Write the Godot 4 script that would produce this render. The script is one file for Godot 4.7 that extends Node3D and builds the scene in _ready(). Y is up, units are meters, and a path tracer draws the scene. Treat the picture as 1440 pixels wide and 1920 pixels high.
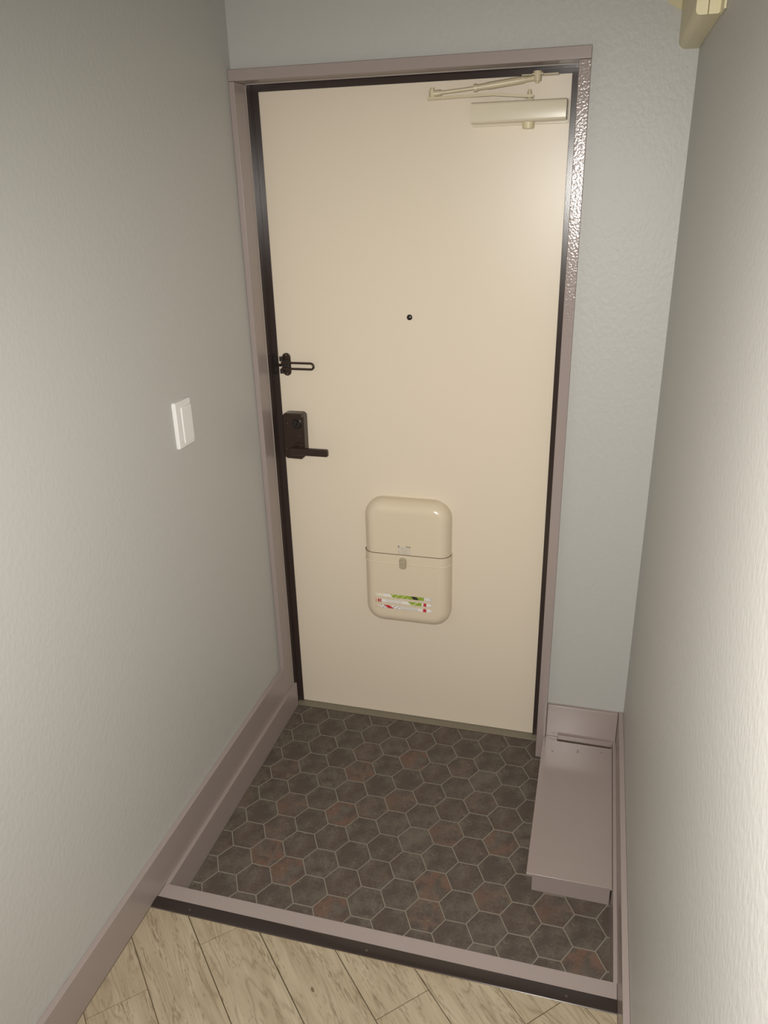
extends Node3D
# A small tiled entrance hall with a cream steel door, lit by the flash of the camera.
# Metres, y up. z = 0 is the wall of the door, the hall runs towards +z.

const XL := -0.0339      # face of the left wall
const XR := 1.0682       # face of the right wall
const H := 0.0938        # hall floor above the tiles
const ZD := -0.0863      # face of the door leaf
const ZC := 0.0221       # face of the door casing
const TB := 0.0141       # thickness of the baseboards
const BT := 0.1975       # top of the baseboards
const KL := -0.0101      # face of the left kick board
const KR := 1.0458       # face of the right kick board
const ZT := 0.8173       # back edge of the threshold
const ZF := 0.857        # front edge of the threshold
const ZS := 0.889        # front edge of the metal strip
const CEIL := 2.42
const ZN := 3.45         # face of the wall behind the camera

var M := {}
var base := {}
var taken := {}
var rng := RandomNumberGenerator.new()


# ---------------------------------------------------------------- mesh builder
class MB:
	var v := PackedVector3Array()
	var n := PackedVector3Array()
	var t := PackedVector2Array()

	func tri(a: Vector3, b: Vector3, c: Vector3, na: Vector3, nb: Vector3, nc: Vector3, ta := Vector2.ZERO, tb := Vector2.ZERO, tc := Vector2.ZERO) -> void:
		var g := (b - a).cross(c - a)
		if g.length_squared() < 1e-18:
			return
		if g.dot(na + nb + nc) > 0.0:
			v.append_array([a, c, b]); n.append_array([na, nc, nb]); t.append_array([ta, tc, tb])
		else:
			v.append_array([a, b, c]); n.append_array([na, nb, nc]); t.append_array([ta, tb, tc])

	func quad(a: Vector3, b: Vector3, c: Vector3, d: Vector3, na: Vector3, nb: Vector3, nc: Vector3, nd: Vector3) -> void:
		tri(a, b, c, na, nb, nc)
		tri(a, c, d, na, nc, nd)

	# a box between two corners with rounded-looking chamfers
	func box(lo: Vector3, hi: Vector3, bev := 0.0, xf := Transform3D.IDENTITY) -> void:
		var c := (lo + hi) / 2.0
		var h := (hi - lo) / 2.0
		bev = minf(bev, minf(h.x, minf(h.y, h.z)) * 0.98)
		var p := {}
		for sx in [-1, 1]:
			for sy in [-1, 1]:
				for sz in [-1, 1]:
					var s := Vector3(sx, sy, sz)
					for ax in 3:
						var q := Vector3.ZERO
						for k in 3:
							q[k] = s[k] * (h[k] - (0.0 if k == ax else bev))
						p[[sx, sy, sz, ax]] = xf * (c + q)
		var nr := func(ax: int, s: int) -> Vector3:
			var q := Vector3.ZERO
			q[ax] = s
			return (xf.basis * q).normalized()
		for ax in 3:
			var a1 := (ax + 1) % 3
			var a2 := (ax + 2) % 3
			for s in [-1, 1]:
				var f := []
				for q in [[-1, -1], [1, -1], [1, 1], [-1, 1]]:
					var k := [0, 0, 0, ax]
					k[ax] = s; k[a1] = q[0]; k[a2] = q[1]
					f.append(p[k])
				var nn: Vector3 = nr.call(ax, s)
				quad(f[0], f[1], f[2], f[3], nn, nn, nn, nn)
				if bev <= 0.0:
					continue
				for s2 in [-1, 1]:   # the edge between face (ax, s) and face (a1, s2)
					var e := []
					for q in [[-1, ax], [1, ax], [1, a1], [-1, a1]]:
						var k := [0, 0, 0, q[1]]
						k[ax] = s; k[a1] = s2; k[a2] = q[0]
						e.append(p[k])
					var n2: Vector3 = nr.call(a1, s2)
					quad(e[0], e[1], e[2], e[3], nn, nn, n2, n2)
		if bev > 0.0:
			for sx in [-1, 1]:
				for sy in [-1, 1]:
					for sz in [-1, 1]:
						tri(p[[sx, sy, sz, 0]], p[[sx, sy, sz, 1]], p[[sx, sy, sz, 2]], nr.call(0, sx), nr.call(1, sy), nr.call(2, sz))

	static func ccw(o: PackedVector2Array) -> PackedVector2Array:
		var s := 0.0
		for i in o.size():
			s += o[i].cross(o[(i + 1) % o.size()])
		if s < 0.0:
			var r := o.duplicate()
			r.reverse()
			return r
		return o

	static func inset(o: PackedVector2Array, d: float) -> PackedVector2Array:
		var r := PackedVector2Array()
		var k := o.size()
		for i in k:
			var e1 := (o[i] - o[(i + k - 1) % k]).normalized()
			var e2 := (o[(i + 1) % k] - o[i]).normalized()
			var n1 := Vector2(-e1.y, e1.x)
			var n2 := Vector2(-e2.y, e2.x)
			var m := (n1 + n2).normalized()
			r.append(o[i] + m * d / maxf(m.dot(n1), 0.35))
		return r

	# an outline in local x, y drawn out along local z from h0 to h1, its h1 edge chamfered
	func prism(outline: PackedVector2Array, h0: float, h1: float, bev := 0.0, xf := Transform3D.IDENTITY, uvs := Vector2.ONE, uvo := Vector2.ZERO, back := true) -> void:
		var o := ccw(outline)
		var k := o.size()
		var top := inset(o, bev) if bev > 0.0 else o
		var hs := h1 - bev
		var up := (xf.basis * Vector3(0, 0, 1)).normalized()
		var en := []
		for i in k:
			var e := (o[(i + 1) % k] - o[i]).normalized()
			en.append(Vector3(e.y, -e.x, 0))
		for i in k:
			var j := (i + 1) % k
			var before: Vector3 = en[(i + k - 1) % k]
			var here: Vector3 = en[i]
			var after: Vector3 = en[j]
			var na := (before + here).normalized() if before.dot(here) > 0.8 else here
			var nb := (after + here).normalized() if after.dot(here) > 0.8 else here
			na = (xf.basis * na).normalized()
			nb = (xf.basis * nb).normalized()
			var a0 := xf * Vector3(o[i].x, o[i].y, h0)
			var b0 := xf * Vector3(o[j].x, o[j].y, h0)
			var a1 := xf * Vector3(o[i].x, o[i].y, hs)
			var b1 := xf * Vector3(o[j].x, o[j].y, hs)
			var ua := o[i] * uvs + uvo
			var ub := o[j] * uvs + uvo
			tri(a0, b0, b1, na, nb, nb, ua, ub, ub)
			tri(a0, b1, a1, na, nb, na, ua, ub, ua)
			if bev > 0.0:
				var a2 := xf * Vector3(top[i].x, top[i].y, h1)
				var b2 := xf * Vector3(top[j].x, top[j].y, h1)
				tri(a1, b1, b2, na, nb, up, ua, ub, ub)
				tri(a1, b2, a2, na, up, up, ua, ub, ua)
		var ix := Geometry2D.triangulate_polygon(top)
		for i in range(0, ix.size(), 3):
			var q := []
			for m in 3:
				q.append(top[ix[i + m]])
			tri(xf * Vector3(q[0].x, q[0].y, h1), xf * Vector3(q[1].x, q[1].y, h1), xf * Vector3(q[2].x, q[2].y, h1), up, up, up, q[0] * uvs + uvo, q[1] * uvs + uvo, q[2] * uvs + uvo)
		if back:
			ix = Geometry2D.triangulate_polygon(o)
			for i in range(0, ix.size(), 3):
				var q := []
				for m in 3:
					q.append(o[ix[i + m]])
				tri(xf * Vector3(q[0].x, q[0].y, h0), xf * Vector3(q[1].x, q[1].y, h0), xf * Vector3(q[2].x, q[2].y, h0), -up, -up, -up)

	# rows of points joined into a smooth skin; round_: each row closes on itself
	func skin(rows: Array, round_ := false, outward := true) -> void:
		var mid := Vector3.ZERO
		var cnt := 0
		for r in rows:
			for q in r:
				mid += q; cnt += 1
		mid /= cnt
		var nr := []
		for i in rows.size():
			var line := PackedVector3Array()
			var w: int = rows[i].size()
			for j in w:
				var ja := (j + w - 1) % w if round_ else maxi(j - 1, 0)
				var jb := (j + 1) % w if round_ else mini(j + 1, w - 1)
				var du: Vector3 = rows[i][jb] - rows[i][ja]
				var dv: Vector3 = rows[mini(i + 1, rows.size() - 1)][j] - rows[maxi(i - 1, 0)][j]
				line.append(du.cross(dv).normalized())
			nr.append(line)
		var s := 0.0
		for i in rows.size():
			for j in rows[i].size():
				s += nr[i][j].dot(rows[i][j] - mid)
		var sg := 1.0 if (s > 0.0) == outward else -1.0
		for i in rows.size() - 1:
			var w: int = rows[i].size()
			for j in (w if round_ else w - 1):
				var k := (j + 1) % w
				quad(rows[i][j], rows[i][k], rows[i + 1][k], rows[i + 1][j], sg * nr[i][j], sg * nr[i][k], sg * nr[i + 1][k], sg * nr[i + 1][j])

	func fan(ring: PackedVector3Array, nn: Vector3) -> void:
		for i in range(1, ring.size() - 1):
			tri(ring[0], ring[i], ring[i + 1], nn, nn, nn)

	# a round bar along a path
	func tube(path: Array, radii, sides := 14) -> void:
		var rows := []
		var side := Vector3.ZERO
		for i in path.size():
			var d: Vector3 = (path[mini(i + 1, path.size() - 1)] - path[maxi(i - 1, 0)]).normalized()
			if side == Vector3.ZERO:
				side = d.cross(Vector3.UP if absf(d.y) < 0.9 else Vector3.RIGHT).normalized()
			side = (side - d * side.dot(d)).normalized()
			var up := d.cross(side)
			var r: float = radii[i] if radii is Array else radii
			var ring := PackedVector3Array()
			for k in sides:
				var a := TAU * k / sides
				ring.append(path[i] + (side * cos(a) + up * sin(a)) * r)
			rows.append(ring)
		skin(rows, true)
		fan(rows[0], (path[0] - path[1]).normalized())
		fan(rows[-1], (path[-1] - path[-2]).normalized())

	# a profile of (radius, height) turned round local z
	func lathe(profile: Array, xf: Transform3D, sides := 28) -> void:
		for i in profile.size() - 1:
			var a: Vector2 = profile[i]
			var b: Vector2 = profile[i + 1]
			var d := b - a
			var pn := Vector2(d.y, -d.x).normalized()
			for k in sides:
				var a0 := TAU * k / sides
				var a1 := TAU * (k + 1) / sides
				var n0 := (xf.basis * Vector3(cos(a0) * pn.x, sin(a0) * pn.x, pn.y)).normalized()
				var n1 := (xf.basis * Vector3(cos(a1) * pn.x, sin(a1) * pn.x, pn.y)).normalized()
				quad(xf * Vector3(cos(a0) * a.x, sin(a0) * a.x, a.y), xf * Vector3(cos(a1) * a.x, sin(a1) * a.x, a.y), xf * Vector3(cos(a1) * b.x, sin(a1) * b.x, b.y), xf * Vector3(cos(a0) * b.x, sin(a0) * b.x, b.y), n0, n1, n1, n0)


# ---------------------------------------------------------------- naming, tagging
func numbered(called: String) -> String:
	if not taken.has(called):
		taken[called] = 0
		return called
	taken[called] += 1
	return "%s_%03d" % [called, taken[called]]


func tag(o: Node3D, label := "", category := "", kind := "", group := "") -> void:
	for k in [["label", label], ["category", category], ["kind", kind], ["group", group]]:
		if k[1]:
			o.set_meta(k[0], k[1])


# an empty root at a thing's base, whose children are its parts
func thing(called: String, at: Vector3, label: String, category: String, kind := "") -> Node3D:
	var o := Node3D.new()
	o.name = numbered(called)
	add_child(o)
	o.position = at
	base[o] = at
	tag(o, label, category, kind)
	return o


# a mesh, given in scene coordinates, becomes one named object under its parent
func put(b: MB, called: String, m: Material, parent: Node3D = null, label := "") -> MeshInstance3D:
	var at: Vector3 = base[parent] if parent else Vector3.ZERO
	var vs := PackedVector3Array()
	vs.resize(b.v.size())
	var origin := at
	if parent == null:   # its own base: middle of the underside
		var lo := b.v[0]
		var hi := b.v[0]
		for q in b.v:
			lo = lo.min(q); hi = hi.max(q)
		origin = Vector3((lo.x + hi.x) / 2, lo.y, (lo.z + hi.z) / 2)
	for i in b.v.size():
		vs[i] = b.v[i] - origin
	var arr := []
	arr.resize(Mesh.ARRAY_MAX)
	arr[Mesh.ARRAY_VERTEX] = vs
	arr[Mesh.ARRAY_NORMAL] = b.n
	arr[Mesh.ARRAY_TEX_UV] = b.t
	var am := ArrayMesh.new()
	am.add_surface_from_arrays(Mesh.PRIMITIVE_TRIANGLES, arr)
	am.surface_set_material(0, m)
	var o := MeshInstance3D.new()
	o.mesh = am
	o.cast_shadow = GeometryInstance3D.SHADOW_CASTING_SETTING_ON
	if parent:
		o.name = called
		parent.add_child(o, true)
	else:
		o.name = numbered(called)
		add_child(o)
		o.position = origin
	base[o] = origin
	if label:
		o.set_meta("label", label)
	return o


func struct(b: MB, called: String, m: Material, label: String, category: String) -> MeshInstance3D:
	var o := put(b, called, m)
	tag(o, label, category, "structure")
	return o


func boxed(lo: Vector3, hi: Vector3, bev := 0.0) -> MB:
	var b := MB.new()
	b.box(lo, hi, bev)
	return b


func rounded_rect(x0: float, y0: float, x1: float, y1: float, r: float, seg := 6) -> PackedVector2Array:
	var o := PackedVector2Array()
	for c in [[x1 - r, y0 + r, -PI / 2], [x1 - r, y1 - r, 0.0], [x0 + r, y1 - r, PI / 2], [x0 + r, y0 + r, PI]]:
		for i in seg + 1:
			var a: float = c[2] + PI / 2 * i / seg
			o.append(Vector2(c[0] + cos(a) * r, c[1] + sin(a) * r))
	return o


# profile of a shallow round cap: its rim radius and its slope there
func cap(r: float, edge: float) -> Array:
	var o := []
	var big := r / sin(edge)
	for i in 13:
		var a := edge * (12 - i) / 12.0
		o.append(Vector2(big * sin(a), 0.0016 + big * (cos(a) - cos(edge))))
	return o


func moved(x: float, y: float, z: float) -> Transform3D:
	return Transform3D(Basis.IDENTITY, Vector3(x, y, z))


const FLAT := Basis(Vector3(1, 0, 0), Vector3(0, 0, -1), Vector3(0, 1, 0))        # outline (x, -z), drawn out upwards
const FROM_LEFT := Basis(Vector3(0, 0, -1), Vector3(0, 1, 0), Vector3(1, 0, 0))   # outline (-z, y), drawn out towards +x


# ---------------------------------------------------------------- materials
func noise(freq: float, sd: int, oct := 4, kind := FastNoiseLite.TYPE_SIMPLEX_SMOOTH) -> FastNoiseLite:
	var f := FastNoiseLite.new()
	f.noise_type = kind
	f.frequency = freq
	f.seed = sd
	f.fractal_octaves = oct
	return f


func relief(freq: float, sd: int, strength: float, oct := 4, side := 512, stretch := 1) -> ImageTexture:
	var im := noise(freq, sd, oct).get_seamless_image(side, side * stretch)
	im.convert(Image.FORMAT_RGBA8)
	if stretch > 1:
		im.resize(side * 2, side * 2, Image.INTERPOLATE_CUBIC)
	im.bump_map_to_normal_map(strength)
	return ImageTexture.create_from_image(im)


func plain(c: Color, rough: float, metal := 0.0, spec := 0.5) -> StandardMaterial3D:
	var m := StandardMaterial3D.new()
	m.albedo_color = c
	m.roughness = rough
	m.metallic = metal
	m.metallic_specular = spec
	return m


func bumpy(m: StandardMaterial3D, tex: Texture2D, scale: Vector3, amount: float) -> StandardMaterial3D:
	m.uv1_triplanar = true
	m.uv1_world_triplanar = true
	m.uv1_scale = scale
	m.normal_enabled = true
	m.normal_texture = tex
	m.normal_scale = amount
	return m


func speckle(c0: Color, c1: Color, freq: float, sd: int, side := 512) -> ImageTexture:
	var a := noise(freq, sd, 5)
	var im := a.get_seamless_image(side, side)
	im.convert(Image.FORMAT_RGBA8)
	for y in side:
		for x in side:
			im.set_pixel(x, y, c0.lerp(c1, im.get_pixel(x, y).r))
	return ImageTexture.create_from_image(im)


func wood(sd: int) -> ImageTexture:
	var w := 768
	var h := 112
	var a := noise(1.0, sd, 3)
	var f := noise(1.0, sd + 7, 2)
	var im := Image.create(w, h, false, Image.FORMAT_RGBA8)
	var light := Color8(178, 165, 142)
	var mid := Color8(157, 142, 118)
	var dark := Color8(106, 92, 72)
	var knot := Vector2(0.25 + 0.1 * (sd % 5), 0.35 + 0.08 * (sd % 4))
	for y in h:
		for x in w:
			var u := float(x) / w * 0.9
			var q := float(y) / h * 0.129
			var d := Vector2((u - knot.x * 0.9) * 0.42, q - knot.y * 0.129).length()
			var r := q * 62.0 + a.get_noise_2d(u * 1.5, q * 9.0) * 4.4 + 2.0 * exp(-d * d / 0.00016)
			var ring := absf(fposmod(r, 1.0) - 0.5) * 2.0
			var streak := f.get_noise_2d(u * 9.0, q * 1100.0)
			var cloud := a.get_noise_2d(u * 4.0 + 40.0, q * 22.0)
			var c := mid.lerp(light, clampf(0.5 + 0.55 * cloud + 0.45 * streak, 0.0, 1.0))
			c = c.lerp(dark, 0.42 * pow(ring, 5.0) * clampf(0.6 + 1.8 * a.get_noise_2d(u * 3.0 + 90.0, q * 26.0), 0.0, 1.0))
			var pore := f.get_noise_2d(u * 24.0 + 300.0, q * 760.0) + 0.8 * a.get_noise_2d(u * 4.0 - 30.0, q * 34.0)
			if pore > 0.46:
				c = c.lerp(dark, clampf((pore - 0.46) * 2.2, 0.0, 0.6))
			if d < 0.0028 and sd % 2 == 0:
				c = c.lerp(Color8(92, 74, 54), 0.75)
			im.set_pixel(x, y, c)
	return ImageTexture.create_from_image(im)


func clay(sd: int, rust: float, tone: float) -> ImageTexture:
	var s := 160
	var a := noise(0.011, sd, 4)
	var f := noise(0.06, sd + 3, 4)
	var im := Image.create(s, s, false, Image.FORMAT_RGBA8)
	var dark := Color8(83, 74, 68)
	var grey := Color8(106, 98, 89)
	var red := Color8(116, 89, 77)
	for y in s:
		for x in s:
			var p := a.get_noise_2d(x, y)
			var g := f.get_noise_2d(x, y)
			var c := dark.lerp(grey, clampf(0.42 + tone + 0.9 * p + 0.45 * g, 0.0, 1.0))
			c = c.lerp(red, rust * clampf(0.5 + 1.5 * a.get_noise_2d(x + 400, y - 150) + 0.3 * g, 0.0, 1.0))
			var chalk := f.get_noise_2d(x * 0.7 + 900, y * 0.7) + 0.8 * a.get_noise_2d(x - 300, y + 700)
			if chalk > 0.5:
				c = c.lerp(Color8(150, 142, 128), clampf((chalk - 0.5) * 0.9, 0.0, 0.4))
			im.set_pixel(x, y, c)
	return ImageTexture.create_from_image(im)


func flyer_print() -> ImageTexture:
	var w := 256
	var h := 128
	var im := Image.create(w, h, false, Image.FORMAT_RGBA8)
	im.fill(Color8(236, 232, 228))
	var green := Color8(150, 172, 62)
	# slanting blocks of colour with white diagonals, as the slots show them
	for y in h:
		for x in w:
			var s := x + int(y * 0.9)
			var row := y * 3 / h          # one band behind each slot
			var c := Color8(236, 232, 228)
			if row == 0:
				if x < 40:
					c = Color8(222, 214, 182) if (x * 7 + y * 5) % 13 < 6 else Color8(240, 236, 226)
				elif x > 62 + y / 2 and x < 216:
					c = green
					if (s + 10) % 26 < 5 and x < 150:
						c = Color8(214, 222, 150)
					if x > 152 + y / 2 and x < 176 + y / 2 or x > 192 and x < 206 and y < 16:
						c = Color8(58, 56, 44)
				elif x >= 216 and (x * 3 + y * 11) % 17 < 3:
					c = Color8(170, 160, 160)
			elif row == 1:
				if x < 16:
					c = Color8(216, 132, 104) if (x / 4 + y / 4) % 2 == 0 else Color8(240, 220, 204)
				elif x < 30:
					c = Color8(176, 40, 48) if absi(x - 23) > 2 or y % 9 > 4 else Color8(240, 226, 220)
				elif x > 128 + (y - 42) and x < 206:
					c = green if (s + 4) % 40 > 4 else Color8(226, 230, 196)
				elif x >= 214 and x < 226:
					c = Color8(196, 44, 58)
				elif x > 50 and x < 120 and (x * 13 + y * 7) % 41 < 4:
					c = Color8(96, 70, 76)
			else:
				if x < 26:
					c = Color8(226, 212, 190)
				elif x > 26 + (y - 86) and x < 52 + (y - 86):
					c = Color8(200, 52, 60)
				elif x < 112 and s % 20 < 4:
					c = Color8(150, 146, 142)
				elif x > 112 and x < 190 and (x * 11 + y * 5) % 37 < 5:
					c = Color8(92, 78, 74)
				elif x >= 212 and x < 226:
					c = Color8(196, 44, 58)
			im.set_pixel(x, y, c)
	return ImageTexture.create_from_image(im)


func sticker_print() -> ImageTexture:
	var a := noise(0.055, 71, 4)
	var im := Image.create(64, 44, false, Image.FORMAT_RGBA8)
	for y in 44:
		for x in 64:
			var g := a.get_noise_2d(x, y)
			var c := Color8(196, 184, 166).lerp(Color8(222, 214, 200), clampf(0.5 + g, 0, 1))
			if g > 0.42:
				c = Color8(150, 136, 118)
			if y < 3 and (x < 9 or x > 40):
				c = Color8(96, 82, 70)
			im.set_pixel(x, y, c)
	return ImageTexture.create_from_image(im)


func make_materials() -> void:
	var weave := relief(0.022, 11, 6.0, 5, 512, 1)
	var lumps := relief(0.035, 21, 6.0, 3, 512, 1)
	var fine := relief(0.12, 31, 4.0, 3, 512, 1)
	M.paper = bumpy(plain(Color8(182, 181, 177), 0.48, 0.0, 0.5), weave, Vector3(6.5, 4.2, 6.5), 0.2)
	M.paper.rim_enabled = true   # the soft sheen of a textile wallpaper
	M.paper.rim = 0.16
	M.paper.rim_tint = 0.6
	M.ceiling = bumpy(plain(Color8(222, 219, 210), 0.8), weave, Vector3(5, 5, 5), 0.4)
	M.mauve = bumpy(plain(Color8(157, 144, 140), 0.28), lumps, Vector3(6, 6, 6), 0.02)
	M.lumpy = bumpy(plain(Color8(157, 144, 140), 0.16), lumps, Vector3(7, 7, 7), 0.2)
	M.gloss = bumpy(plain(Color8(155, 141, 136), 0.19), lumps, Vector3(10, 3, 10), 0.03)
	M.cream = bumpy(plain(Color8(226, 213, 194), 0.34), fine, Vector3(5, 5, 5), 0.03)
	M.closer = bumpy(plain(Color8(218, 208, 186), 0.22), fine, Vector3(8, 8, 8), 0.06)
	M.post = bumpy(plain(Color8(221, 206, 182), 0.2), fine, Vector3(4, 4, 4), 0.04)
	M.steel = bumpy(plain(Color8(60, 49, 46), 0.22), fine, Vector3(6, 6, 6), 0.04)
	M.bronze = bumpy(plain(Color8(62, 49, 42), 0.26, 0.35), fine, Vector3(9, 9, 9), 0.05)
	M.black = plain(Color8(40, 34, 32), 0.3)
	M.rim = plain(Color8(150, 134, 118), 0.25, 0.8)
	M.sill = bumpy(plain(Color8(128, 120, 104), 0.45), fine, Vector3(9, 9, 9), 0.3)
	M.strip = bumpy(plain(Color8(50, 41, 38), 0.22), fine, Vector3(6, 6, 6), 0.03)
	M.screw = plain(Color8(120, 108, 98), 0.25, 0.8)
	M.white = plain(Color8(228, 227, 224), 0.35)
	M.ivory = bumpy(plain(Color8(221, 211, 174), 0.4), fine, Vector3(8, 8, 8), 0.06)
	M.grout = bumpy(plain(Color8(138, 131, 119), 0.8), fine, Vector3(12, 12, 12), 0.6)
	M.gap = plain(Color8(128, 110, 84), 0.8)
	M.bead = plain(Color8(178, 168, 160), 0.4)
	M.seam = plain(Color8(126, 110, 88), 0.7)
	M.arm = bumpy(plain(Color8(203, 190, 160), 0.34), fine, Vector3(8, 8, 8), 0.06)
	M.inside = plain(Color8(84, 68, 52), 0.8)  # dark brown that paints the shade in the slot of the low box
	M.latch = plain(Color8(176, 164, 140), 0.35)
	M.lens = plain(Color8(34, 29, 28), 0.23, 0.0, 1.0)
	M.flyer = plain(Color.WHITE, 0.5)
	M.flyer.albedo_texture = flyer_print()
	M.envelope = plain(Color8(228, 224, 216), 0.6)
	M.sticker = plain(Color.WHITE, 0.6)
	M.sticker.albedo_texture = sticker_print()
	M.tiles = []
	for i in 9:
		var m := plain(Color.WHITE, 0.62, 0.0, 0.4)
		m.albedo_texture = clay(100 + 17 * i, [0.05, 0.12, 0.8, 0.1, 0.35, 0.1, 0.6, 0.2, 0.85][i], [0.0, 0.12, 0.0, -0.12, 0.03, 0.2, -0.03, -0.06, 0.08][i])
		M.tiles.append(m)
	M.planks = []
	for i in 5:
		var m := plain(Color.WHITE, 0.55, 0.0, 0.4)
		m.albedo_texture = wood(40 + 9 * i)
		M.planks.append(m)


# ---------------------------------------------------------------- the setting
func build_shell() -> void:
	struct(boxed(Vector3(XL - 0.12, -0.05, -0.16), Vector3(XL, CEIL, ZN + 0.1)), "wall_left", M.paper, "left wall in pale grey textured wallpaper carrying the light switch", "wall")
	struct(boxed(Vector3(XR, -0.05, -0.16), Vector3(XR + 0.12, CEIL, ZN + 0.1)), "wall_right", M.paper, "right wall in pale grey streaked wallpaper, close and seen edge-on", "wall")
	var b := MB.new()
	b.box(Vector3(0.8445, -0.05, -0.16), Vector3(XR, CEIL, 0.0))
	b.box(Vector3(XL, 1.9504, -0.16), Vector3(0.8445, CEIL, 0.0))
	struct(b, "wall_far", M.paper, "grey papered wall round the door casing, above and right of the door", "wall")
	struct(boxed(Vector3(XL, H - 0.02, ZN), Vector3(XR, CEIL, ZN + 0.1)), "wall_near", M.paper, "grey wall closing the hall behind the camera", "wall")
	struct(boxed(Vector3(XL - 0.12, CEIL, -0.16), Vector3(XR + 0.12, CEIL + 0.1, ZN + 0.1)), "ceiling", M.ceiling, "plain pale ceiling above the hall and the door", "ceiling")


func hexagon(cx: float, cz: float, a: float) -> PackedVector2Array:
	var o := PackedVector2Array()
	for k in 6:
		o.append(Vector2(cx + cos(PI / 3 * k) * a, -(cz + sin(PI / 3 * k) * a * 1.032)))
	return o


func tidy(o: PackedVector2Array) -> PackedVector2Array:
	var r := PackedVector2Array()
	for i in o.size():
		if r.is_empty() or r[-1].distance_to(o[i]) > 0.0015:
			r.append(o[i])
	while r.size() > 2 and r[0].distance_to(r[-1]) < 0.0015:
		r.remove_at(r.size() - 1)
	return r


func area(o: PackedVector2Array) -> float:
	var s := 0.0
	for i in o.size():
		s += o[i].cross(o[(i + 1) % o.size()])
	return absf(s) / 2


func build_tiles() -> void:
	var slab := boxed(Vector3(KL, -0.05, -0.056), Vector3(KR, -0.0011, ZT))
	var floor_ := struct(slab, "tiled_floor", M.grout, "sunken entrance floor of dark brown hexagonal tiles with pale grout", "floor")
	var chip := MB.new()  # metal head added for the glint of a reflective chip on the tile
	chip.lathe([Vector2(0.0026, 0.0), Vector2(0.0024, 0.001), Vector2(0.0, 0.002)], Transform3D(FLAT, Vector3(0.003, 0.0, 0.733)), 12)
	put(chip, "nail_or_chip", M.screw, floor_, "tiny shiny chip on the corner tile")
	var room := PackedVector2Array([Vector2(KL + 0.0006, 0.0552), Vector2(KR - 0.0006, 0.0552), Vector2(KR - 0.0006, -ZT + 0.0006), Vector2(KL + 0.0006, -ZT + 0.0006)])
	for i in range(-14, 2):
		for j in range(-9, 4):
			var cx := 0.9882 + 0.07672 * i
			var cz := 0.6292 + 0.0916 * j + (0.0458 if i % 2 != 0 else 0.0)
			if cx > 0.905 and cz < 0.47 and cz > 0.06:
				continue   # under the shoe box
			var o := hexagon(cx, cz, 0.0511 - 0.0017)
			var cut := Geometry2D.intersect_polygons(o, room)
			if cut.is_empty():
				continue
			var p := tidy(cut[0])
			if p.size() < 3 or area(p) < 2e-5:
				continue
			var b := MB.new()
			var turn := rng.randf() * 0.4
			b.prism(p, -0.004, rng.randf_range(-0.0002, 0.0002), 0.0007, Transform3D(FLAT, Vector3.ZERO), Vector2(9.0, 9.0), Vector2(0.5 - cx * 9.0 + turn, 0.5 + cz * 9.0 - turn), false)
			put(b, "hexagonal_tile", M.tiles[tile_kind(i, j)], floor_)


# tones read off the photograph where they stand out, by column and row
const RED_TILES := [[-11, -3], [-11, -1], [-10, 0], [-9, -5], [-9, -3], [-8, 1], [-7, -6], [-7, -4], [-5, -3], [-5, -1], [-5, 0], [-3, -3], [-3, -1], [-1, -1], [0, 1]]
const BROWN_TILES := [[-13, -3], [-12, -4], [-11, -2], [-9, -8], [-9, -6], [-9, -2], [-8, -3], [-6, -5], [-5, -6], [-5, -4], [-4, -4], [-4, -2], [-1, -2]]
const GREY_TILES := [[-13, -6], [-11, 1], [-10, -4], [-9, -1], [-8, -6], [-7, 0], [-6, -2], [-6, -1], [-4, -5], [-3, 1], [-2, -3]]


func tile_kind(i: int, j: int) -> int:
	var pick := posmod(i * 7 + j * 13 + i * i, 3)
	if [i, j] in RED_TILES:
		return [2, 8, 6][pick]
	if [i, j] in BROWN_TILES:
		return [4, 7, 4][pick]
	if [i, j] in GREY_TILES:
		return [1, 5, 1][pick]
	return [0, 3, 7][pick]


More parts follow.
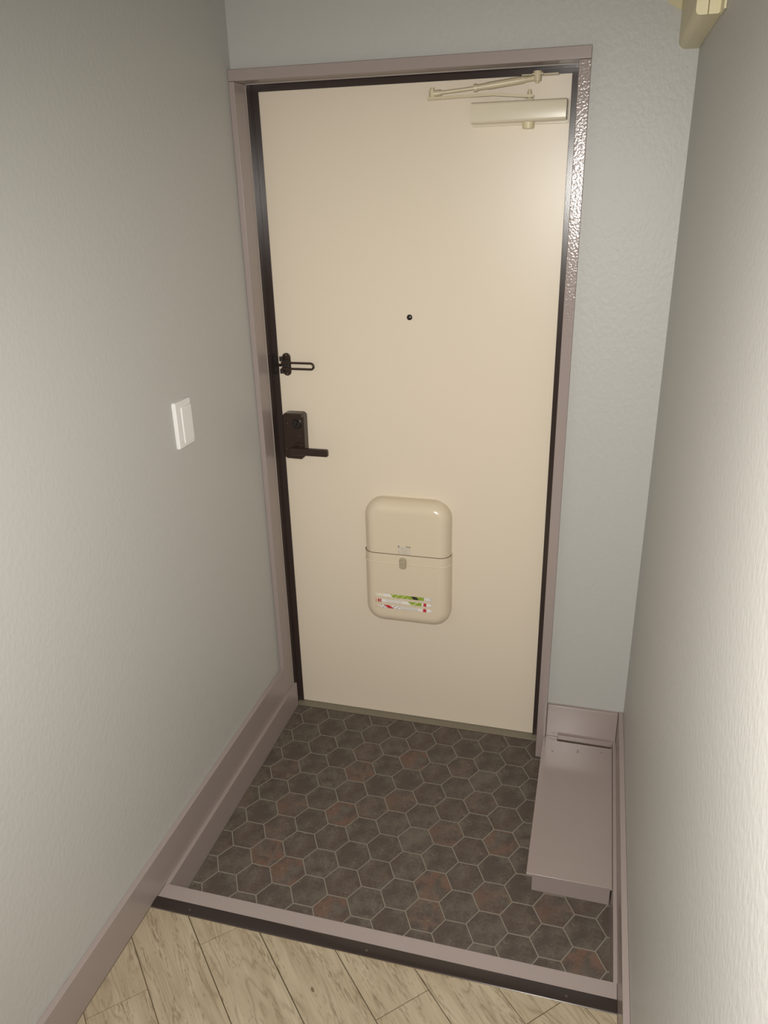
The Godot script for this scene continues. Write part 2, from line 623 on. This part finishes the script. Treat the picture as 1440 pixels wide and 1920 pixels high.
func build_planks() -> void:
	var ground := boxed(Vector3(XL, -0.05, ZF), Vector3(XR, H - 0.008, ZN))
	var floor_ := struct(ground, "floor", M.gap, "hall floor of pale beige wood planks laid on the diagonal", "floor")
	var room := PackedVector2Array([Vector2(XL + TB + 0.0004, -ZF - 0.002), Vector2(XR - TB - 0.0004, -ZF - 0.002), Vector2(XR - TB - 0.0004, -ZN + 0.0004), Vector2(XL + TB + 0.0004, -ZN + 0.0004)])
	var r := 0.70710678
	for k in range(-16, 8):
		# strip between the seams x - z = c0 and c1; boards lie along s = x + z
		var c0 := -0.8092 + 0.1824 * k
		var c1 := c0 + 0.1824
		var first: float = {0: 1.0957, 1: 2.35, 2: 1.598, -1: 2.05, -2: 1.16}.get(k, fposmod(k * 0.77, 1.25))
		var s := first - 1.25 * 4
		while s < 5.0:
			var s1 := s + 1.25
			var g := 0.0013
			var o := PackedVector2Array()
			for q in [[s + g, c0 + g], [s1 - g, c0 + g], [s1 - g, c1 - g], [s + g, c1 - g]]:
				o.append(Vector2((q[0] + q[1]) / 2, -(q[0] - q[1]) / 2))
			var cut := Geometry2D.intersect_polygons(o, room)
			if not cut.is_empty():
				var p := tidy(cut[0])
				if p.size() >= 3 and area(p) > 3e-5:
					var b := MB.new()
					b.prism(p, H - 0.0075, H, 0.0006, Transform3D(FLAT, Vector3.ZERO), Vector2.ONE, Vector2.ZERO, false)
					for m in b.v.size():   # grain along the board
						var at := b.v[m]
						b.t[m] = Vector2((at.x + at.z - s) * r / 0.9, (at.x - at.z - c0) * r / 0.129)
					put(b, "plank", M.planks[posmod(k * 3 + int(round(s * 1.7)), 5)], floor_)
			s = s1


func build_trim() -> void:
	struct(boxed(Vector3(XL, H, ZC), Vector3(XL + TB, BT, ZN), 0.0014), "baseboard_left", M.mauve, "long glossy mauve baseboard along the foot of the left wall", "baseboard")
	struct(boxed(Vector3(XR - TB, H, 0.0), Vector3(XR, BT, ZN), 0.0014), "baseboard_right", M.mauve, "long mauve baseboard along the foot of the right wall, beside the low box", "baseboard")
	struct(boxed(Vector3(0.8452, 0.0, 0.0), Vector3(XR - TB - 0.0004, BT - 0.001, 0.0145), 0.002), "baseboard_far", M.gloss, "short shiny mauve baseboard on the door wall behind the low box", "baseboard")
	struct(boxed(Vector3(XL, 0.0, -0.056), Vector3(KL, H - 0.0002, ZT), 0.001), "trim_1", M.mauve, "thin mauve kick board under the left baseboard, down to the tiles", "kick board")
	struct(boxed(Vector3(KR, 0.0, 0.0148), Vector3(XR, H - 0.0002, ZT), 0.001), "trim_2", M.mauve, "thin mauve kick board under the right baseboard, beside the low box", "kick board")
	struct(boxed(Vector3(XL + TB + 0.0002, -0.02, ZT + 0.0002), Vector3(XR - TB - 0.0002, H + 0.0006, ZF), 0.0012), "trim_3", M.mauve, "flat mauve threshold board between the hexagonal tiles and the planks", "threshold")
	# the metal strip that covers the edge of the planks
	var e := thing("trim", Vector3(0.5, H, 0.873), "dark brown metal floor strip screwed down along the plank edge", "floor strip", "structure")
	e.name = "trim_4"
	var b := MB.new()
	var rows := []
	for x in [XL + TB + 0.0003, XR - TB - 0.0003]:
		var ring := PackedVector3Array()
		for q in [[ZF, 0.0005], [ZF + 0.0004, 0.0021], [ZF + 0.005, 0.0033], [ZF + 0.013, 0.0038], [ZF + 0.022, 0.0035], [ZF + 0.028, 0.0026], [ZF + 0.0312, 0.0013], [ZF + 0.032, 0.0002]]:
			ring.append(Vector3(x, H + q[1], q[0]))
		rows.append(ring)
	b.skin(rows)
	put(b, "cover_strip", M.strip, e)
	b = boxed(Vector3(XL + TB + 0.0004, H + 0.00005, ZS - 0.0004), Vector3(XR - TB - 0.0004, H + 0.0007, ZS + 0.0011), 0.0003)
	put(b, "edge_lip", M.rim, e, "thin bright metal lip along the planks")
	for x in [0.0773, 0.515, 0.9515]:
		b = MB.new()
		b.lathe([Vector2(0.0034, 0.0), Vector2(0.0032, 0.0006), Vector2(0.0016, 0.0011), Vector2(0.0, 0.0012)], Transform3D(FLAT, Vector3(x, H + 0.0036, 0.8765)), 14)
		put(b, "screw_head", M.screw, e)
	# casing: three boards round the opening
	var c := thing("trim", Vector3(0.4, 0, 0), "mauve painted wooden casing round the door, shiny and lumpy on the right", "door casing", "structure")
	c.name = "trim_5"
	put(boxed(Vector3(XL, H, -0.044), Vector3(-0.0175, 1.924, ZC), 0.0016), "jamb_board", M.mauve, c)
	put(boxed(Vector3(0.8175, 0.0, -0.044), Vector3(0.8445, 1.924, ZC), 0.0016), "jamb_board", M.lumpy, c)
	put(boxed(Vector3(XL, 1.924, -0.044), Vector3(0.8445, 1.9504, ZC), 0.0016), "head_board", M.mauve, c)
	for y in [0.012, 0.02]:
		b = MB.new()
		b.lathe([Vector2(0.002, 0.0), Vector2(0.0014, 0.001), Vector2(0.0, 0.0014)], moved(0.841, y, ZC), 10)
		put(b, "nail_or_chip", M.screw, c)


# ---------------------------------------------------------------- the door and what is on it
func build_door() -> void:
	var d := thing("door", Vector3(0.4, 0, ZD), "cream painted steel entrance door in a dark brown metal frame", "door", "structure")
	d.name = "door_1"
	put(boxed(Vector3(-0.012, 0.003, ZD - 0.04), Vector3(0.812, 1.919, ZD), 0.0012), "door_leaf", M.cream, d)
	var f := MB.new()
	for s in [[XL, -0.0168, -0.0175, 0.0004], [0.8168, 0.8445, 0.7993, 0.8175]]:
		var back: float = s[0] if s[0] > 0.5 else s[1]
		for q in [[-0.0605, -0.0441], [-0.0760, -0.0616], [-0.15, -0.0771]]:
			f.box(Vector3(s[0], 0.0, q[0]), Vector3(s[1], 1.924, q[1]), 0.0009)
		var fill := 0.0022 if back < 0.5 else -0.0022
		f.box(Vector3(minf(s[0], s[1]) + maxf(0.0, -fill), 0.0, -0.145), Vector3(maxf(s[0], s[1]) - maxf(0.0, fill), 1.924, -0.05))
		f.box(Vector3(s[2], 0.0, ZD + 0.0004), Vector3(s[3], 1.912, -0.082), 0.0008)
	f.box(Vector3(XL, 1.9235, -0.15), Vector3(0.8445, 1.9504, -0.0441), 0.0009)
	f.box(Vector3(-0.0168, 1.9092, ZD + 0.0004), Vector3(0.8168, 1.924, -0.082), 0.0008)
	put(f, "door_frame", M.steel, d, "dark brown metal door frame")
	f = MB.new()   # thin pale strip where the metal meets the wood
	f.box(Vector3(-0.0176, H, -0.0446), Vector3(-0.0158, 1.9226, -0.0428), 0.0005)
	f.box(Vector3(-0.0158, 1.9224, -0.0446), Vector3(0.8158, 1.9242, -0.0428), 0.0005)
	f.box(Vector3(0.8158, 0.0, -0.0446), Vector3(0.8176, 1.9226, -0.0428), 0.0005)
	put(f, "pale_strip", M.bead, d, "thin pale strip along the frame")
	var s := boxed(Vector3(-0.0175, -0.03, -0.15), Vector3(0.8175, 0.002, -0.0566), 0.001)
	put(s, "door_sill", M.sill, d, "dull grey metal sill")
	put(boxed(Vector3(-0.0168, -0.004, -0.0566), Vector3(0.8168, 0.0014, -0.0552), 0.0005), "sill_edge", M.rim, d, "bright sill edge")
	# spy hole
	var p := MB.new()
	p.lathe([Vector2(0.0078, 0.0), Vector2(0.0076, 0.0022), Vector2(0.0066, 0.003), Vector2(0.0056, 0.0024), Vector2(0.0054, -0.0004)], moved(0.399, 1.3393, ZD))
	var spy := put(p, "spy_hole", M.bronze, d, "small dark spy hole")
	p = MB.new()
	p.lathe(cap(0.0056, 0.6), moved(0.399, 1.3393, ZD))
	put(p, "lens", M.lens, spy)
	# door guard
	var g := MB.new()
	g.prism(rounded_rect(0.0135, 1.1645, 0.0385, 1.2313, 0.0122), ZD, ZD + 0.0055, 0.0014)
	var guard := put(g, "door_guard", M.bronze, d, "dark swing bar door guard")
	g = MB.new()
	g.box(Vector3(0.016, 1.183, ZD + 0.005), Vector3(0.036, 1.213, ZD + 0.0175), 0.003)
	for y in [1.178, 1.2145]:
		g.tube([Vector3(0.0135, y - 0.005, ZD + 0.012), Vector3(0.0135, y + 0.008, ZD + 0.012)], 0.0058)
	put(g, "hinge_block", M.black, guard)
	g = MB.new()
	var path := []
	path.append(Vector3(0.016, 1.2062, ZD + 0.02))
	path.append(Vector3(0.035, 1.2062, ZD + 0.02))
	for i in 9:
		var a := PI / 2 - PI * i / 8
		path.append(Vector3(0.1072 + 0.0086 * cos(a), 1.1975 + 0.0087 * sin(a), ZD + 0.02))
	path.append(Vector3(0.035, 1.1888, ZD + 0.02))
	path.append(Vector3(0.016, 1.1888, ZD + 0.02))
	g.tube(path, 0.0034, 10)
	put(g, "guard_bar", M.bronze, guard)
	g = MB.new()
	g.prism(rounded_rect(-0.0155, 1.168, -0.0015, 1.228, 0.004), -0.082, -0.0775, 0.0012)
	g.tube([Vector3(-0.004, 1.1975, -0.074), Vector3(0.014, 1.1975, -0.071)], 0.0042)
	for y in [1.181, 1.2135]:
		g.lathe([Vector2(0.0034, 0.0), Vector2(0.003, 0.0012), Vector2(0.0, 0.0018)], moved(-0.0085, y, -0.0775), 12)
	put(g, "keeper", M.black, guard)
	for y in [1.1705, 1.2255]:
		g = MB.new()
		g.lathe([Vector2(0.003, 0.0), Vector2(0.0026, 0.001), Vector2(0.0, 0.0014)], moved(0.027, y, ZD + 0.0055), 12)
		put(g, "screw_head", M.screw, guard)
	# lock case with thumb turn and lever
	var l := MB.new()
	var out := PackedVector2Array([Vector2(0.0095, 0.923), Vector2(0.018, 0.9155), Vector2(0.064, 0.9145), Vector2(0.0775, 0.926), Vector2(0.0785, 1.049), Vector2(0.0735, 1.0555), Vector2(0.068, 1.0572), Vector2(0.0225, 1.0572), Vector2(0.0165, 1.0555), Vector2(0.011, 1.049)])
	l.prism(out, ZD, ZD + 0.033, 0.0032)
	var lock := put(l, "lock_case", M.bronze, d, "dark bronze lock case")
	l = MB.new()
	var zf := ZD + 0.033
	l.lathe([Vector2(0.0165, 0.0), Vector2(0.0162, 0.0016), Vector2(0.0148, 0.0022), Vector2(0.0138, 0.0012)], moved(0.0565, 1.0265, zf))
	l.lathe([Vector2(0.0138, 0.0008), Vector2(0.0136, 0.0048), Vector2(0.0126, 0.0056), Vector2(0.0, 0.006)], moved(0.0565, 1.0265, zf))
	l.box(Vector3(-0.0125, -0.0032, 0.005), Vector3(0.0125, 0.0032, 0.015), 0.0016, Transform3D(Basis(Vector3(0, 0, 1), 1.2), Vector3(0.0565, 1.0265, zf)))
	put(l, "thumb_turn", M.black, lock)
	l = MB.new()
	l.lathe([Vector2(0.0165, 0.0), Vector2(0.0164, 0.003), Vector2(0.015, 0.0046), Vector2(0.0085, 0.0052), Vector2(0.008, 0.02)], moved(0.0575, 0.951, zf))
	put(l, "lever_rose", M.bronze, lock)
	l = MB.new()
	l.prism(rounded_rect(0.0375, 0.937, 0.1595, 0.9595, 0.0055), zf + 0.02, zf + 0.031, 0.003)
	put(l, "lever_handle", M.bronze, lock)
	for q in [[0.0265, 1.027, 0.0026], [0.0655, 0.9905, 0.0016], [0.0625, 0.989, 0.0016], [0.0185, 0.9475, 0.0028], [0.029, 0.9485, 0.0024]]:
		l = MB.new()
		l.lathe([Vector2(q[2], 0.0), Vector2(q[2] * 0.85, 0.0008), Vector2(0.0, 0.0012)], moved(q[0], q[1], zf), 12)
		put(l, "screw_head", M.screw, lock)


func build_closer() -> void:
	var c := thing("door_closer", Vector3(0.68, 1.80, ZD), "cream hydraulic door closer with a folding two part arm at the door top", "door closer")
	var b := MB.new()
	b.box(Vector3(0.566, 1.804, ZD), Vector3(0.7965, 1.8565, ZD + 0.006), 0.001)
	put(b, "mounting_plate", M.closer, c)
	b = MB.new()
	var o := PackedVector2Array()   # section of the body in (y, z): rounded at the front
	for q in rounded_rect(1.8085, ZD - 0.02, 1.855, ZD + 0.046, 0.007, 5):
		o.append(Vector2(q.x, maxf(q.y, ZD + 0.0055)))
	o = tidy(o)
	# drawn out along x
	b.prism(o, 0.5675, 0.7945, 0.0035, Transform3D(Basis(Vector3(0, 1, 0), Vector3(0, 0, 1), Vector3(1, 0, 0)), Vector3.ZERO))
	put(b, "closer_body", M.closer, c)
	b = MB.new()
	b.lathe([Vector2(0.0142, 0.0), Vector2(0.0142, 0.013), Vector2(0.0128, 0.0148), Vector2(0.0, 0.015)], Transform3D(Basis(Vector3(1, 0, 0), Vector3(0, 0, 1), Vector3(0, -1, 0)), Vector3(0.704, 1.8086, ZD + 0.026)))
	put(b, "spindle_cap", M.ivory, c, "round cap under the closer body")
	b = MB.new()
	var zs := ZD + 0.025
	b.tube([Vector3(0.7038, 1.855, zs), Vector3(0.7038, 1.8745, zs)], 0.0052)
	b.tube([Vector3(0.7038, 1.8745, zs), Vector3(0.7038, 1.8785, zs)], 0.0036)
	b.box(Vector3(0.694, 1.8545, zs - 0.009), Vector3(0.7135, 1.8585, zs + 0.009), 0.001)
	put(b, "spindle", M.arm, c)
	# the flat main arm, bent down towards the spindle
	b = MB.new()
	var rows := []
	for q in [[Vector3(0.4665, 1.8650, ZD + 0.071), 0.0085], [Vector3(0.48, 1.8655, ZD + 0.07), 0.009], [Vector3(0.56, 1.8675, ZD + 0.06), 0.0075], [Vector3(0.62, 1.869, ZD + 0.051), 0.007], [Vector3(0.66, 1.8665, ZD + 0.038), 0.007], [Vector3(0.692, 1.864, ZD + 0.028), 0.008], [Vector3(0.714, 1.8638, ZD + 0.024), 0.008]]:
		var p: Vector3 = q[0]
		var w: float = q[1]
		var ring := PackedVector3Array()
		for e in [[-1, -1], [-1, 1], [1, 1], [1, -1]]:
			ring.append(p + Vector3(0.003 * e[1] * 0, 0.003 * e[1], w * e[0]))
		rows.append(ring)
	for i in rows.size() - 1:
		for j in 4:
			var k := (j + 1) % 4
			var mid: Vector3 = (rows[i][j] + rows[i][k]) / 2
			var cen: Vector3 = (rows[i][0] + rows[i][2]) / 2
			var nn := (mid - cen).normalized()
			b.quad(rows[i][j], rows[i][k], rows[i + 1][k], rows[i + 1][j], nn, nn, nn, nn)
	b.fan(rows[0], Vector3(-1, 0, 0))
	b.fan(rows[-1], Vector3(1, 0, 0))
	put(b, "main_arm", M.arm, c)
	b = MB.new()
	var ze := ZD + 0.07
	b.tube([Vector3(0.477, 1.8618, ze), Vector3(0.477, 1.8635, ze)], 0.0068)
	b.tube([Vector3(0.477, 1.8668, ze), Vector3(0.477, 1.883, ze)], 0.0078)
	b.tube([Vector3(0.477, 1.883, ze), Vector3(0.477, 1.8885, ze)], 0.0045)
	put(b, "elbow_joint", M.arm, c)
	b = MB.new()
	b.tube([Vector3(0.48, 1.8755, ze), Vector3(0.497, 1.877, ze - 0.002), Vector3(0.502, 1.8775, ze - 0.003), Vector3(0.545, 1.881, ze - 0.008), Vector3(0.5786, 1.884, ze - 0.012)], [0.0075, 0.0072, 0.0044, 0.0044, 0.0044])
	b.tube([Vector3(0.575, 1.8837, ze - 0.0115), Vector3(0.5835, 1.8844, ze - 0.0126)], 0.0088)
	put(b, "threaded_rod", M.arm, c)
	b = MB.new()
	b.tube([Vector3(0.5835, 1.8844, ze - 0.0126), Vector3(0.602, 1.8866, ze - 0.0155), Vector3(0.612, 1.8876, ze - 0.017), Vector3(0.69, 1.8968, ze - 0.027), Vector3(0.695, 1.8972, ze - 0.028), Vector3(0.715, 1.8995, ze - 0.03)], [0.0068, 0.0072, 0.0084, 0.0084, 0.0066, 0.006])
	put(b, "arm_sleeve", M.arm, c)
	b = MB.new()
	var zp := ZD + 0.04
	b.tube([Vector3(0.722, 1.8885, zp), Vector3(0.722, 1.8925, zp)], 0.0045)
	b.tube([Vector3(0.722, 1.8925, zp), Vector3(0.722, 1.9085, zp)], 0.0095)
	b.tube([Vector3(0.722, 1.9085, zp), Vector3(0.722, 1.9135, zp)], 0.0105)
	b.box(Vector3(0.684, 1.9062, ZD + 0.0045), Vector3(0.77, 1.9092, zp - 0.006), 0.0008)
	b.box(Vector3(0.71, 1.9062, zp - 0.008), Vector3(0.736, 1.9092, zp + 0.008), 0.0008)
	put(b, "frame_bracket", M.arm, c)


# half of a box with well rounded edges: rows run from one end of the seam round to the other
func half_shell(x0: float, x1: float, ys: float, ye: float, rc: float, depth: float, re: float) -> Array:
	var rows := []
	var sg := signf(ye - ys)
	var steps := 9
	for k in steps + 2:
		var ins := 0.0
		var z := 0.0
		if k > 0:
			var a := PI / 2 * (k - 1) / steps
			ins = re * (1.0 - cos(a))
			z = depth - re + re * sin(a)
		var r := maxf(rc - ins, 0.012)
		var row := PackedVector3Array()
		row.append(Vector3(x0 + ins, ys, ZD + z))
		var seg := 10
		for i in seg + 1:
			var a := PI / 2 * i / seg
			row.append(Vector3(x0 + ins + r - cos(a) * r, ye - sg * (ins + r - sin(a) * r), ZD + z))
		for i in seg + 1:
			var a := PI / 2 * i / seg
			row.append(Vector3(x1 - ins - r + sin(a) * r, ye - sg * (ins + r - cos(a) * r), ZD + z))
		row.append(Vector3(x1 - ins, ys, ZD + z))
		rows.append(row)
	return rows


func section_at(rows: Array) -> Array:
	var out := []
	for r in rows:
		out.append(r[0])
	for i in range(rows.size() - 1, -1, -1):
		out.append(rows[i][rows[i].size() - 1])
	return out


func build_mailbox() -> void:
	var x0 := 0.2555
	var x1 := 0.5265
	var depth := 0.052
	var c := thing("mail_receiver", Vector3((x0 + x1) / 2, 0.387, ZD), "cream metal letter box with rounded corners mounted low on the door", "letter box")
	var zf := ZD + depth
	# upper cover
	var b := MB.new()
	var rows := half_shell(x0 + 0.002, x1 - 0.002, 0.632, 0.804, 0.056, depth - 0.0012, 0.034)
	b.skin(rows)
	var cap := PackedVector2Array()
	for q in rows[-1]:
		cap.append(Vector2(q.x, q.y))
	cap_in(b, cap, zf - 0.0012)
	b.fan(PackedVector3Array(section_at(rows)), Vector3(0, -1, 0))
	var upper := put(b, "upper_cover", M.post, c)
	var line := []
	# lower door, a hair larger, with three slots
	b = MB.new()
	rows = half_shell(x0, x1, 0.6335, 0.387, 0.056, depth, 0.034)
	b.skin(rows)
	b.fan(PackedVector3Array(section_at(rows)), Vector3(0, 1, 0))
	cap = PackedVector2Array()
	for q in rows[-1]:
		cap.append(Vector2(q.x, q.y))
	cap = MB.ccw(cap)
	var slots := []
	for k in 3:
		var yc := 0.4882 - 0.0199 * k
		slots.append(rounded_rect(0.2885, yc - 0.0058, 0.4735, yc + 0.0058, 0.0056, 5))
	var cuts := [0.70, 0.4882, 0.4683, 0.4484, 0.30]
	for k in 4:
		var band := PackedVector2Array([Vector2(0, cuts[k + 1]), Vector2(1, cuts[k + 1]), Vector2(1, cuts[k]), Vector2(0, cuts[k])])
		for piece in Geometry2D.intersect_polygons(cap, band):
			var parts: Array = [piece]
			for s in slots:
				var next := []
				for p in parts:
					next.append_array(Geometry2D.clip_polygons(p, s))
				parts = next
			for p in parts:
				cap_in(b, p, zf)
	for s in slots:   # the thickness of the sheet round each slot
		for i in s.size():
			var p: Vector2 = s[i]
			var q: Vector2 = s[(i + 1) % s.size()]
			var e := (q - p).normalized()
			var nn := Vector3(-e.y, e.x, 0)
			b.quad(Vector3(p.x, p.y, zf), Vector3(q.x, q.y, zf), Vector3(q.x, q.y, zf - 0.0016), Vector3(p.x, p.y, zf - 0.0016), nn, nn, nn, nn)
	var lower := put(b, "lower_door", M.post, c)
	b = MB.new()   # dark joint between the two halves
	line = []
	for q in section_at(rows):
		line.append(Vector3(q.x, 0.6338, q.z - 0.0006))
	line.remove_at(0); line.remove_at(line.size() - 1)
	b.tube(line, 0.0013, 8)
	put(b, "seam", M.seam, lower, "dark joint line")
	# raised bead across the lower door
	b = MB.new()
	line = []
	for q in section_at(rows):
		line.append(Vector3(q.x, 0.602, q.z - 0.0008))
	line.remove_at(0); line.remove_at(line.size() - 1)
	b.tube(line, 0.0021, 8)
	put(b, "bead", M.post, lower)
	b = MB.new()
	b.prism(rounded_rect(0.3715, 0.588, 0.3925, 0.6245, 0.007, 5), zf, zf + 0.006, 0.0022)
	var latch := put(b, "latch", M.latch, c, "small grey beige latch")
	b = MB.new()
	b.box(Vector3(0.3735, 0.607, zf + 0.005), Vector3(0.395, 0.6195, zf + 0.0115), 0.002)
	put(b, "thumb_piece", M.latch, latch)
	b = MB.new()
	var w := 0.040
	b.prism(PackedVector2Array([Vector2(0.3665, 0.6365), Vector2(0.3665 + w, 0.6365), Vector2(0.3665 + w, 0.6635), Vector2(0.3665, 0.6635)]), zf - 0.0012, zf - 0.0008, 0.0, Transform3D.IDENTITY, Vector2(1 / w, -1 / 0.027), Vector2(-0.3665 / w, 0.6635 / 0.027))
	put(b, "sticker", M.sticker, upper, "worn sticker rest")
	# what lies inside
	b = MB.new()
	var fw := 0.19
	b.prism(PackedVector2Array([Vector2(0.286, 0.437), Vector2(0.286 + fw, 0.437), Vector2(0.286 + fw, 0.498), Vector2(0.286, 0.498)]), zf - 0.006, zf - 0.0055, 0.0, Transform3D.IDENTITY, Vector2(1 / fw, -1 / 0.061), Vector2(-0.286 / fw, 0.498 / 0.061))
	tag(put(b, "flyer", M.flyer), "green, white and red printed flyer showing through the letter box slots", "flyer")


func cap_in(b: MB, p: PackedVector2Array, z: float) -> void:
	var ix := Geometry2D.triangulate_polygon(p)
	var up := Vector3(0, 0, 1)
	for i in range(0, ix.size(), 3):
		b.tri(Vector3(p[ix[i]].x, p[ix[i]].y, z), Vector3(p[ix[i + 1]].x, p[ix[i + 1]].y, z), Vector3(p[ix[i + 2]].x, p[ix[i + 2]].y, z), up, up, up)


# ---------------------------------------------------------------- other things
func build_switch() -> void:
	var s := thing("light_switch", Vector3(XL, 1.108, 0.4436), "white single rocker light switch on the left wall", "light switch")
	var b := MB.new()
	var xf := Transform3D(FROM_LEFT, Vector3(XL, 0, 0))
	b.prism(rounded_rect(-0.4801, 1.1078, -0.4072, 1.2208, 0.005, 4), 0.0, 0.0095, 0.0038, xf)
	put(b, "switch_plate", M.white, s)
	b = MB.new()
	b.prism(rounded_rect(-0.4575, 1.118, -0.412, 1.2055, 0.002, 3), 0.0094, 0.0122, 0.0012, xf)
	put(b, "rocker", M.white, s)


func build_shoe_box() -> void:
	var s := thing("low_box", Vector3(0.945, 0, 0.29), "low mauve painted box with an overhanging lid beside the right wall", "box")
	var b := MB.new()
	var t := 0.083
	var lid := PackedVector2Array([Vector2(0.838, -0.0228), Vector2(0.838, -0.563), Vector2(1.0453, -0.5615), Vector2(1.0453, -0.0152), Vector2(1.0424, -0.0152), Vector2(1.0424, -0.0348), Vector2(0.8815, -0.0348), Vector2(0.8815, -0.0152), Vector2(0.8456, -0.0152), Vector2(0.8456, -0.0228)])
	b.prism(lid, t - 0.006, t, 0.0012, Transform3D(FLAT, Vector3.ZERO))
	b.box(Vector3(0.8815, t - 0.006, 0.0152), Vector3(1.0424, t - 0.0004, 0.0215), 0.0006)
	put(b, "lid", M.gloss, s)
	put(boxed(Vector3(0.852, 0.0005, 0.528), Vector3(1.0432, t - 0.006, 0.5367), 0.0008), "front_panel", M.mauve, s)
	put(boxed(Vector3(0.852, 0.0005, 0.0235), Vector3(0.861, t - 0.006, 0.528), 0.0006), "side_panel", M.mauve, s)
	b = boxed(Vector3(0.865, 0.03, 0.0153), Vector3(1.0428, t - 0.0062, 0.0209))  # dark panels added so the slot reads as shaded
	b.box(Vector3(0.865, 0.03, 0.0209), Vector3(1.0428, t - 0.024, 0.05))
	put(b, "slot_shade_board", M.inside, s, "added dark board for the shade inside the slot")
	put(boxed(Vector3(0.8605, t - 0.0058, 0.0265), Vector3(0.8765, t + 0.0003, 0.0335), 0.0004), "slot_plug", M.mauve, s)
	for q in [[0.8708, 0.0867], [0.9448, 0.0668], [0.9448, 0.0745], [1.0137, 0.0606]]:
		b = MB.new()
		b.lathe([Vector2(0.0028, 0.0), Vector2(0.0024, 0.0006), Vector2(0.0, 0.0007)], Transform3D(FLAT, Vector3(q[0], t, q[1])), 12)
		put(b, "nail_or_chip", M.sill, s)


func build_duct() -> void:
	var d := thing("pipe_cover", Vector3(1.046, 1.93, 0.2), "beige plastic pipe cover high in the corner along the right wall", "pipe cover")
	var b := MB.new()
	var top := CEIL - 0.002
	# the run along the wall: its lower left edge rounded; two halves meet in a seam at its end
	var sec := PackedVector2Array()
	for i in 9:
		var a := PI + PI / 2 * i / 8
		sec.append(Vector2(1.0246 + 0.017 + cos(a) * 0.017, 1.932 + 0.017 + sin(a) * 0.017))
	sec.append_array([Vector2(XR - 0.0005, 1.932), Vector2(XR - 0.0005, 2.05), Vector2(1.0246, 2.05)])
	b.prism(sec, 0.0005, 0.392, 0.0, Transform3D.IDENTITY)
	put(b, "cover_body", M.ivory, d)
	b = MB.new()
	var half := PackedVector2Array()
	for i in 7:
		var a := PI + PI / 2 * i / 6
		half.append(Vector2(1.0235 + 0.0085 + cos(a) * 0.0085, 1.9285 + 0.0085 + sin(a) * 0.0085))
	half.append_array([Vector2(1.0442, 1.9285), Vector2(1.0442, 2.05), Vector2(1.0235, 2.05)])
	b.prism(half, 0.3915, 0.405, 0.0014)
	put(b, "end_cap", M.ivory, d)
	b = MB.new()
	half = PackedVector2Array([Vector2(1.0446, 1.9285), Vector2(1.0618, 1.9285), Vector2(1.066, 1.9345), Vector2(1.066, 2.05), Vector2(1.0446, 2.05)])
	b.prism(half, 0.3915, 0.405, 0.0014)
	put(b, "end_cap", M.ivory, d)
	put(boxed(Vector3(XR - 0.005, 1.927, 0.40), Vector3(XR - 0.0003, 2.05, 0.455), 0.001), "wall_flange", M.ivory, d)
	# a small bracket with a pointed lower end on the door wall beside it
	b = MB.new()
	var rows := []
	var pts := [Vector3(0.994, 2.022, 0.0004), Vector3(1.0215, 2.0, 0.03), Vector3(1.0415, 2.022, 0.0004)]
	var ups := [Vector3(0.994, 2.09, 0.0004), Vector3(1.0215, 2.09, 0.03), Vector3(1.0415, 2.09, 0.0004)]
	for k in 2:
		var nn: Vector3 = (ups[k] - pts[k]).cross(pts[k + 1] - pts[k]).normalized()
		if nn.z < 0:
			nn = -nn
		b.quad(pts[k], pts[k + 1], ups[k + 1], ups[k], nn, nn, nn, nn)
	b.tri(pts[0], pts[1], pts[2], Vector3.DOWN, Vector3.DOWN, Vector3.DOWN)
	b.tri(ups[0], ups[1], ups[2], Vector3.UP, Vector3.UP, Vector3.UP)
	b.quad(pts[0], pts[2], ups[2], ups[0], Vector3.FORWARD, Vector3.FORWARD, Vector3.FORWARD, Vector3.FORWARD)
	var br := put(b, "wall_bracket", M.ivory)
	tag(br, "small pointed beige bracket on the door wall left of the pipe cover", "bracket")


func _ready() -> void:
	rng.seed = 7
	var cam := Camera3D.new()
	cam.name = "camera"
	add_child(cam)
	cam.fov = 66.79
	cam.near = 0.02
	cam.far = 20.0
	cam.rotation_order = EULER_ORDER_YXZ
	cam.position = Vector3(0.9087, 1.664, 2.0427)
	cam.rotation = Vector3(deg_to_rad(-22.464), deg_to_rad(15.672), deg_to_rad(-1.455))
	cam.current = true

	var e := Environment.new()
	e.background_mode = Environment.BG_COLOR
	e.background_color = Color(0.02, 0.02, 0.022)
	e.tonemap_mode = Environment.TONE_MAPPER_LINEAR
	e.tonemap_exposure = 1.0
	e.sdfgi_enabled = true
	e.ssao_enabled = true
	e.ssil_enabled = true
	var we := WorldEnvironment.new()
	we.name = "environment"
	we.environment = e
	add_child(we)

	# the flash of the phone that took the picture, beside its lens
	var flash := SpotLight3D.new()
	flash.name = "camera_flash"
	add_child(flash)
	flash.position = cam.position + cam.basis * Vector3(-0.028, 0.004, -0.004)
	flash.rotation = cam.rotation + Vector3(deg_to_rad(-13.0), deg_to_rad(-5.0), 0)   # its beam sits low against the lens
	flash.light_color = Color(1.0, 0.985, 0.955)
	flash.light_energy = 3.25
	flash.light_size = 0.01
	flash.spot_range = 12.0
	flash.spot_attenuation = 2.0
	flash.spot_angle = 67.0
	flash.spot_angle_attenuation = 1.0
	flash.shadow_enabled = true

	make_materials()
	build_shell()
	build_tiles()
	build_planks()
	build_trim()
	build_door()
	build_closer()
	build_mailbox()
	build_switch()
	build_shoe_box()
	build_duct()
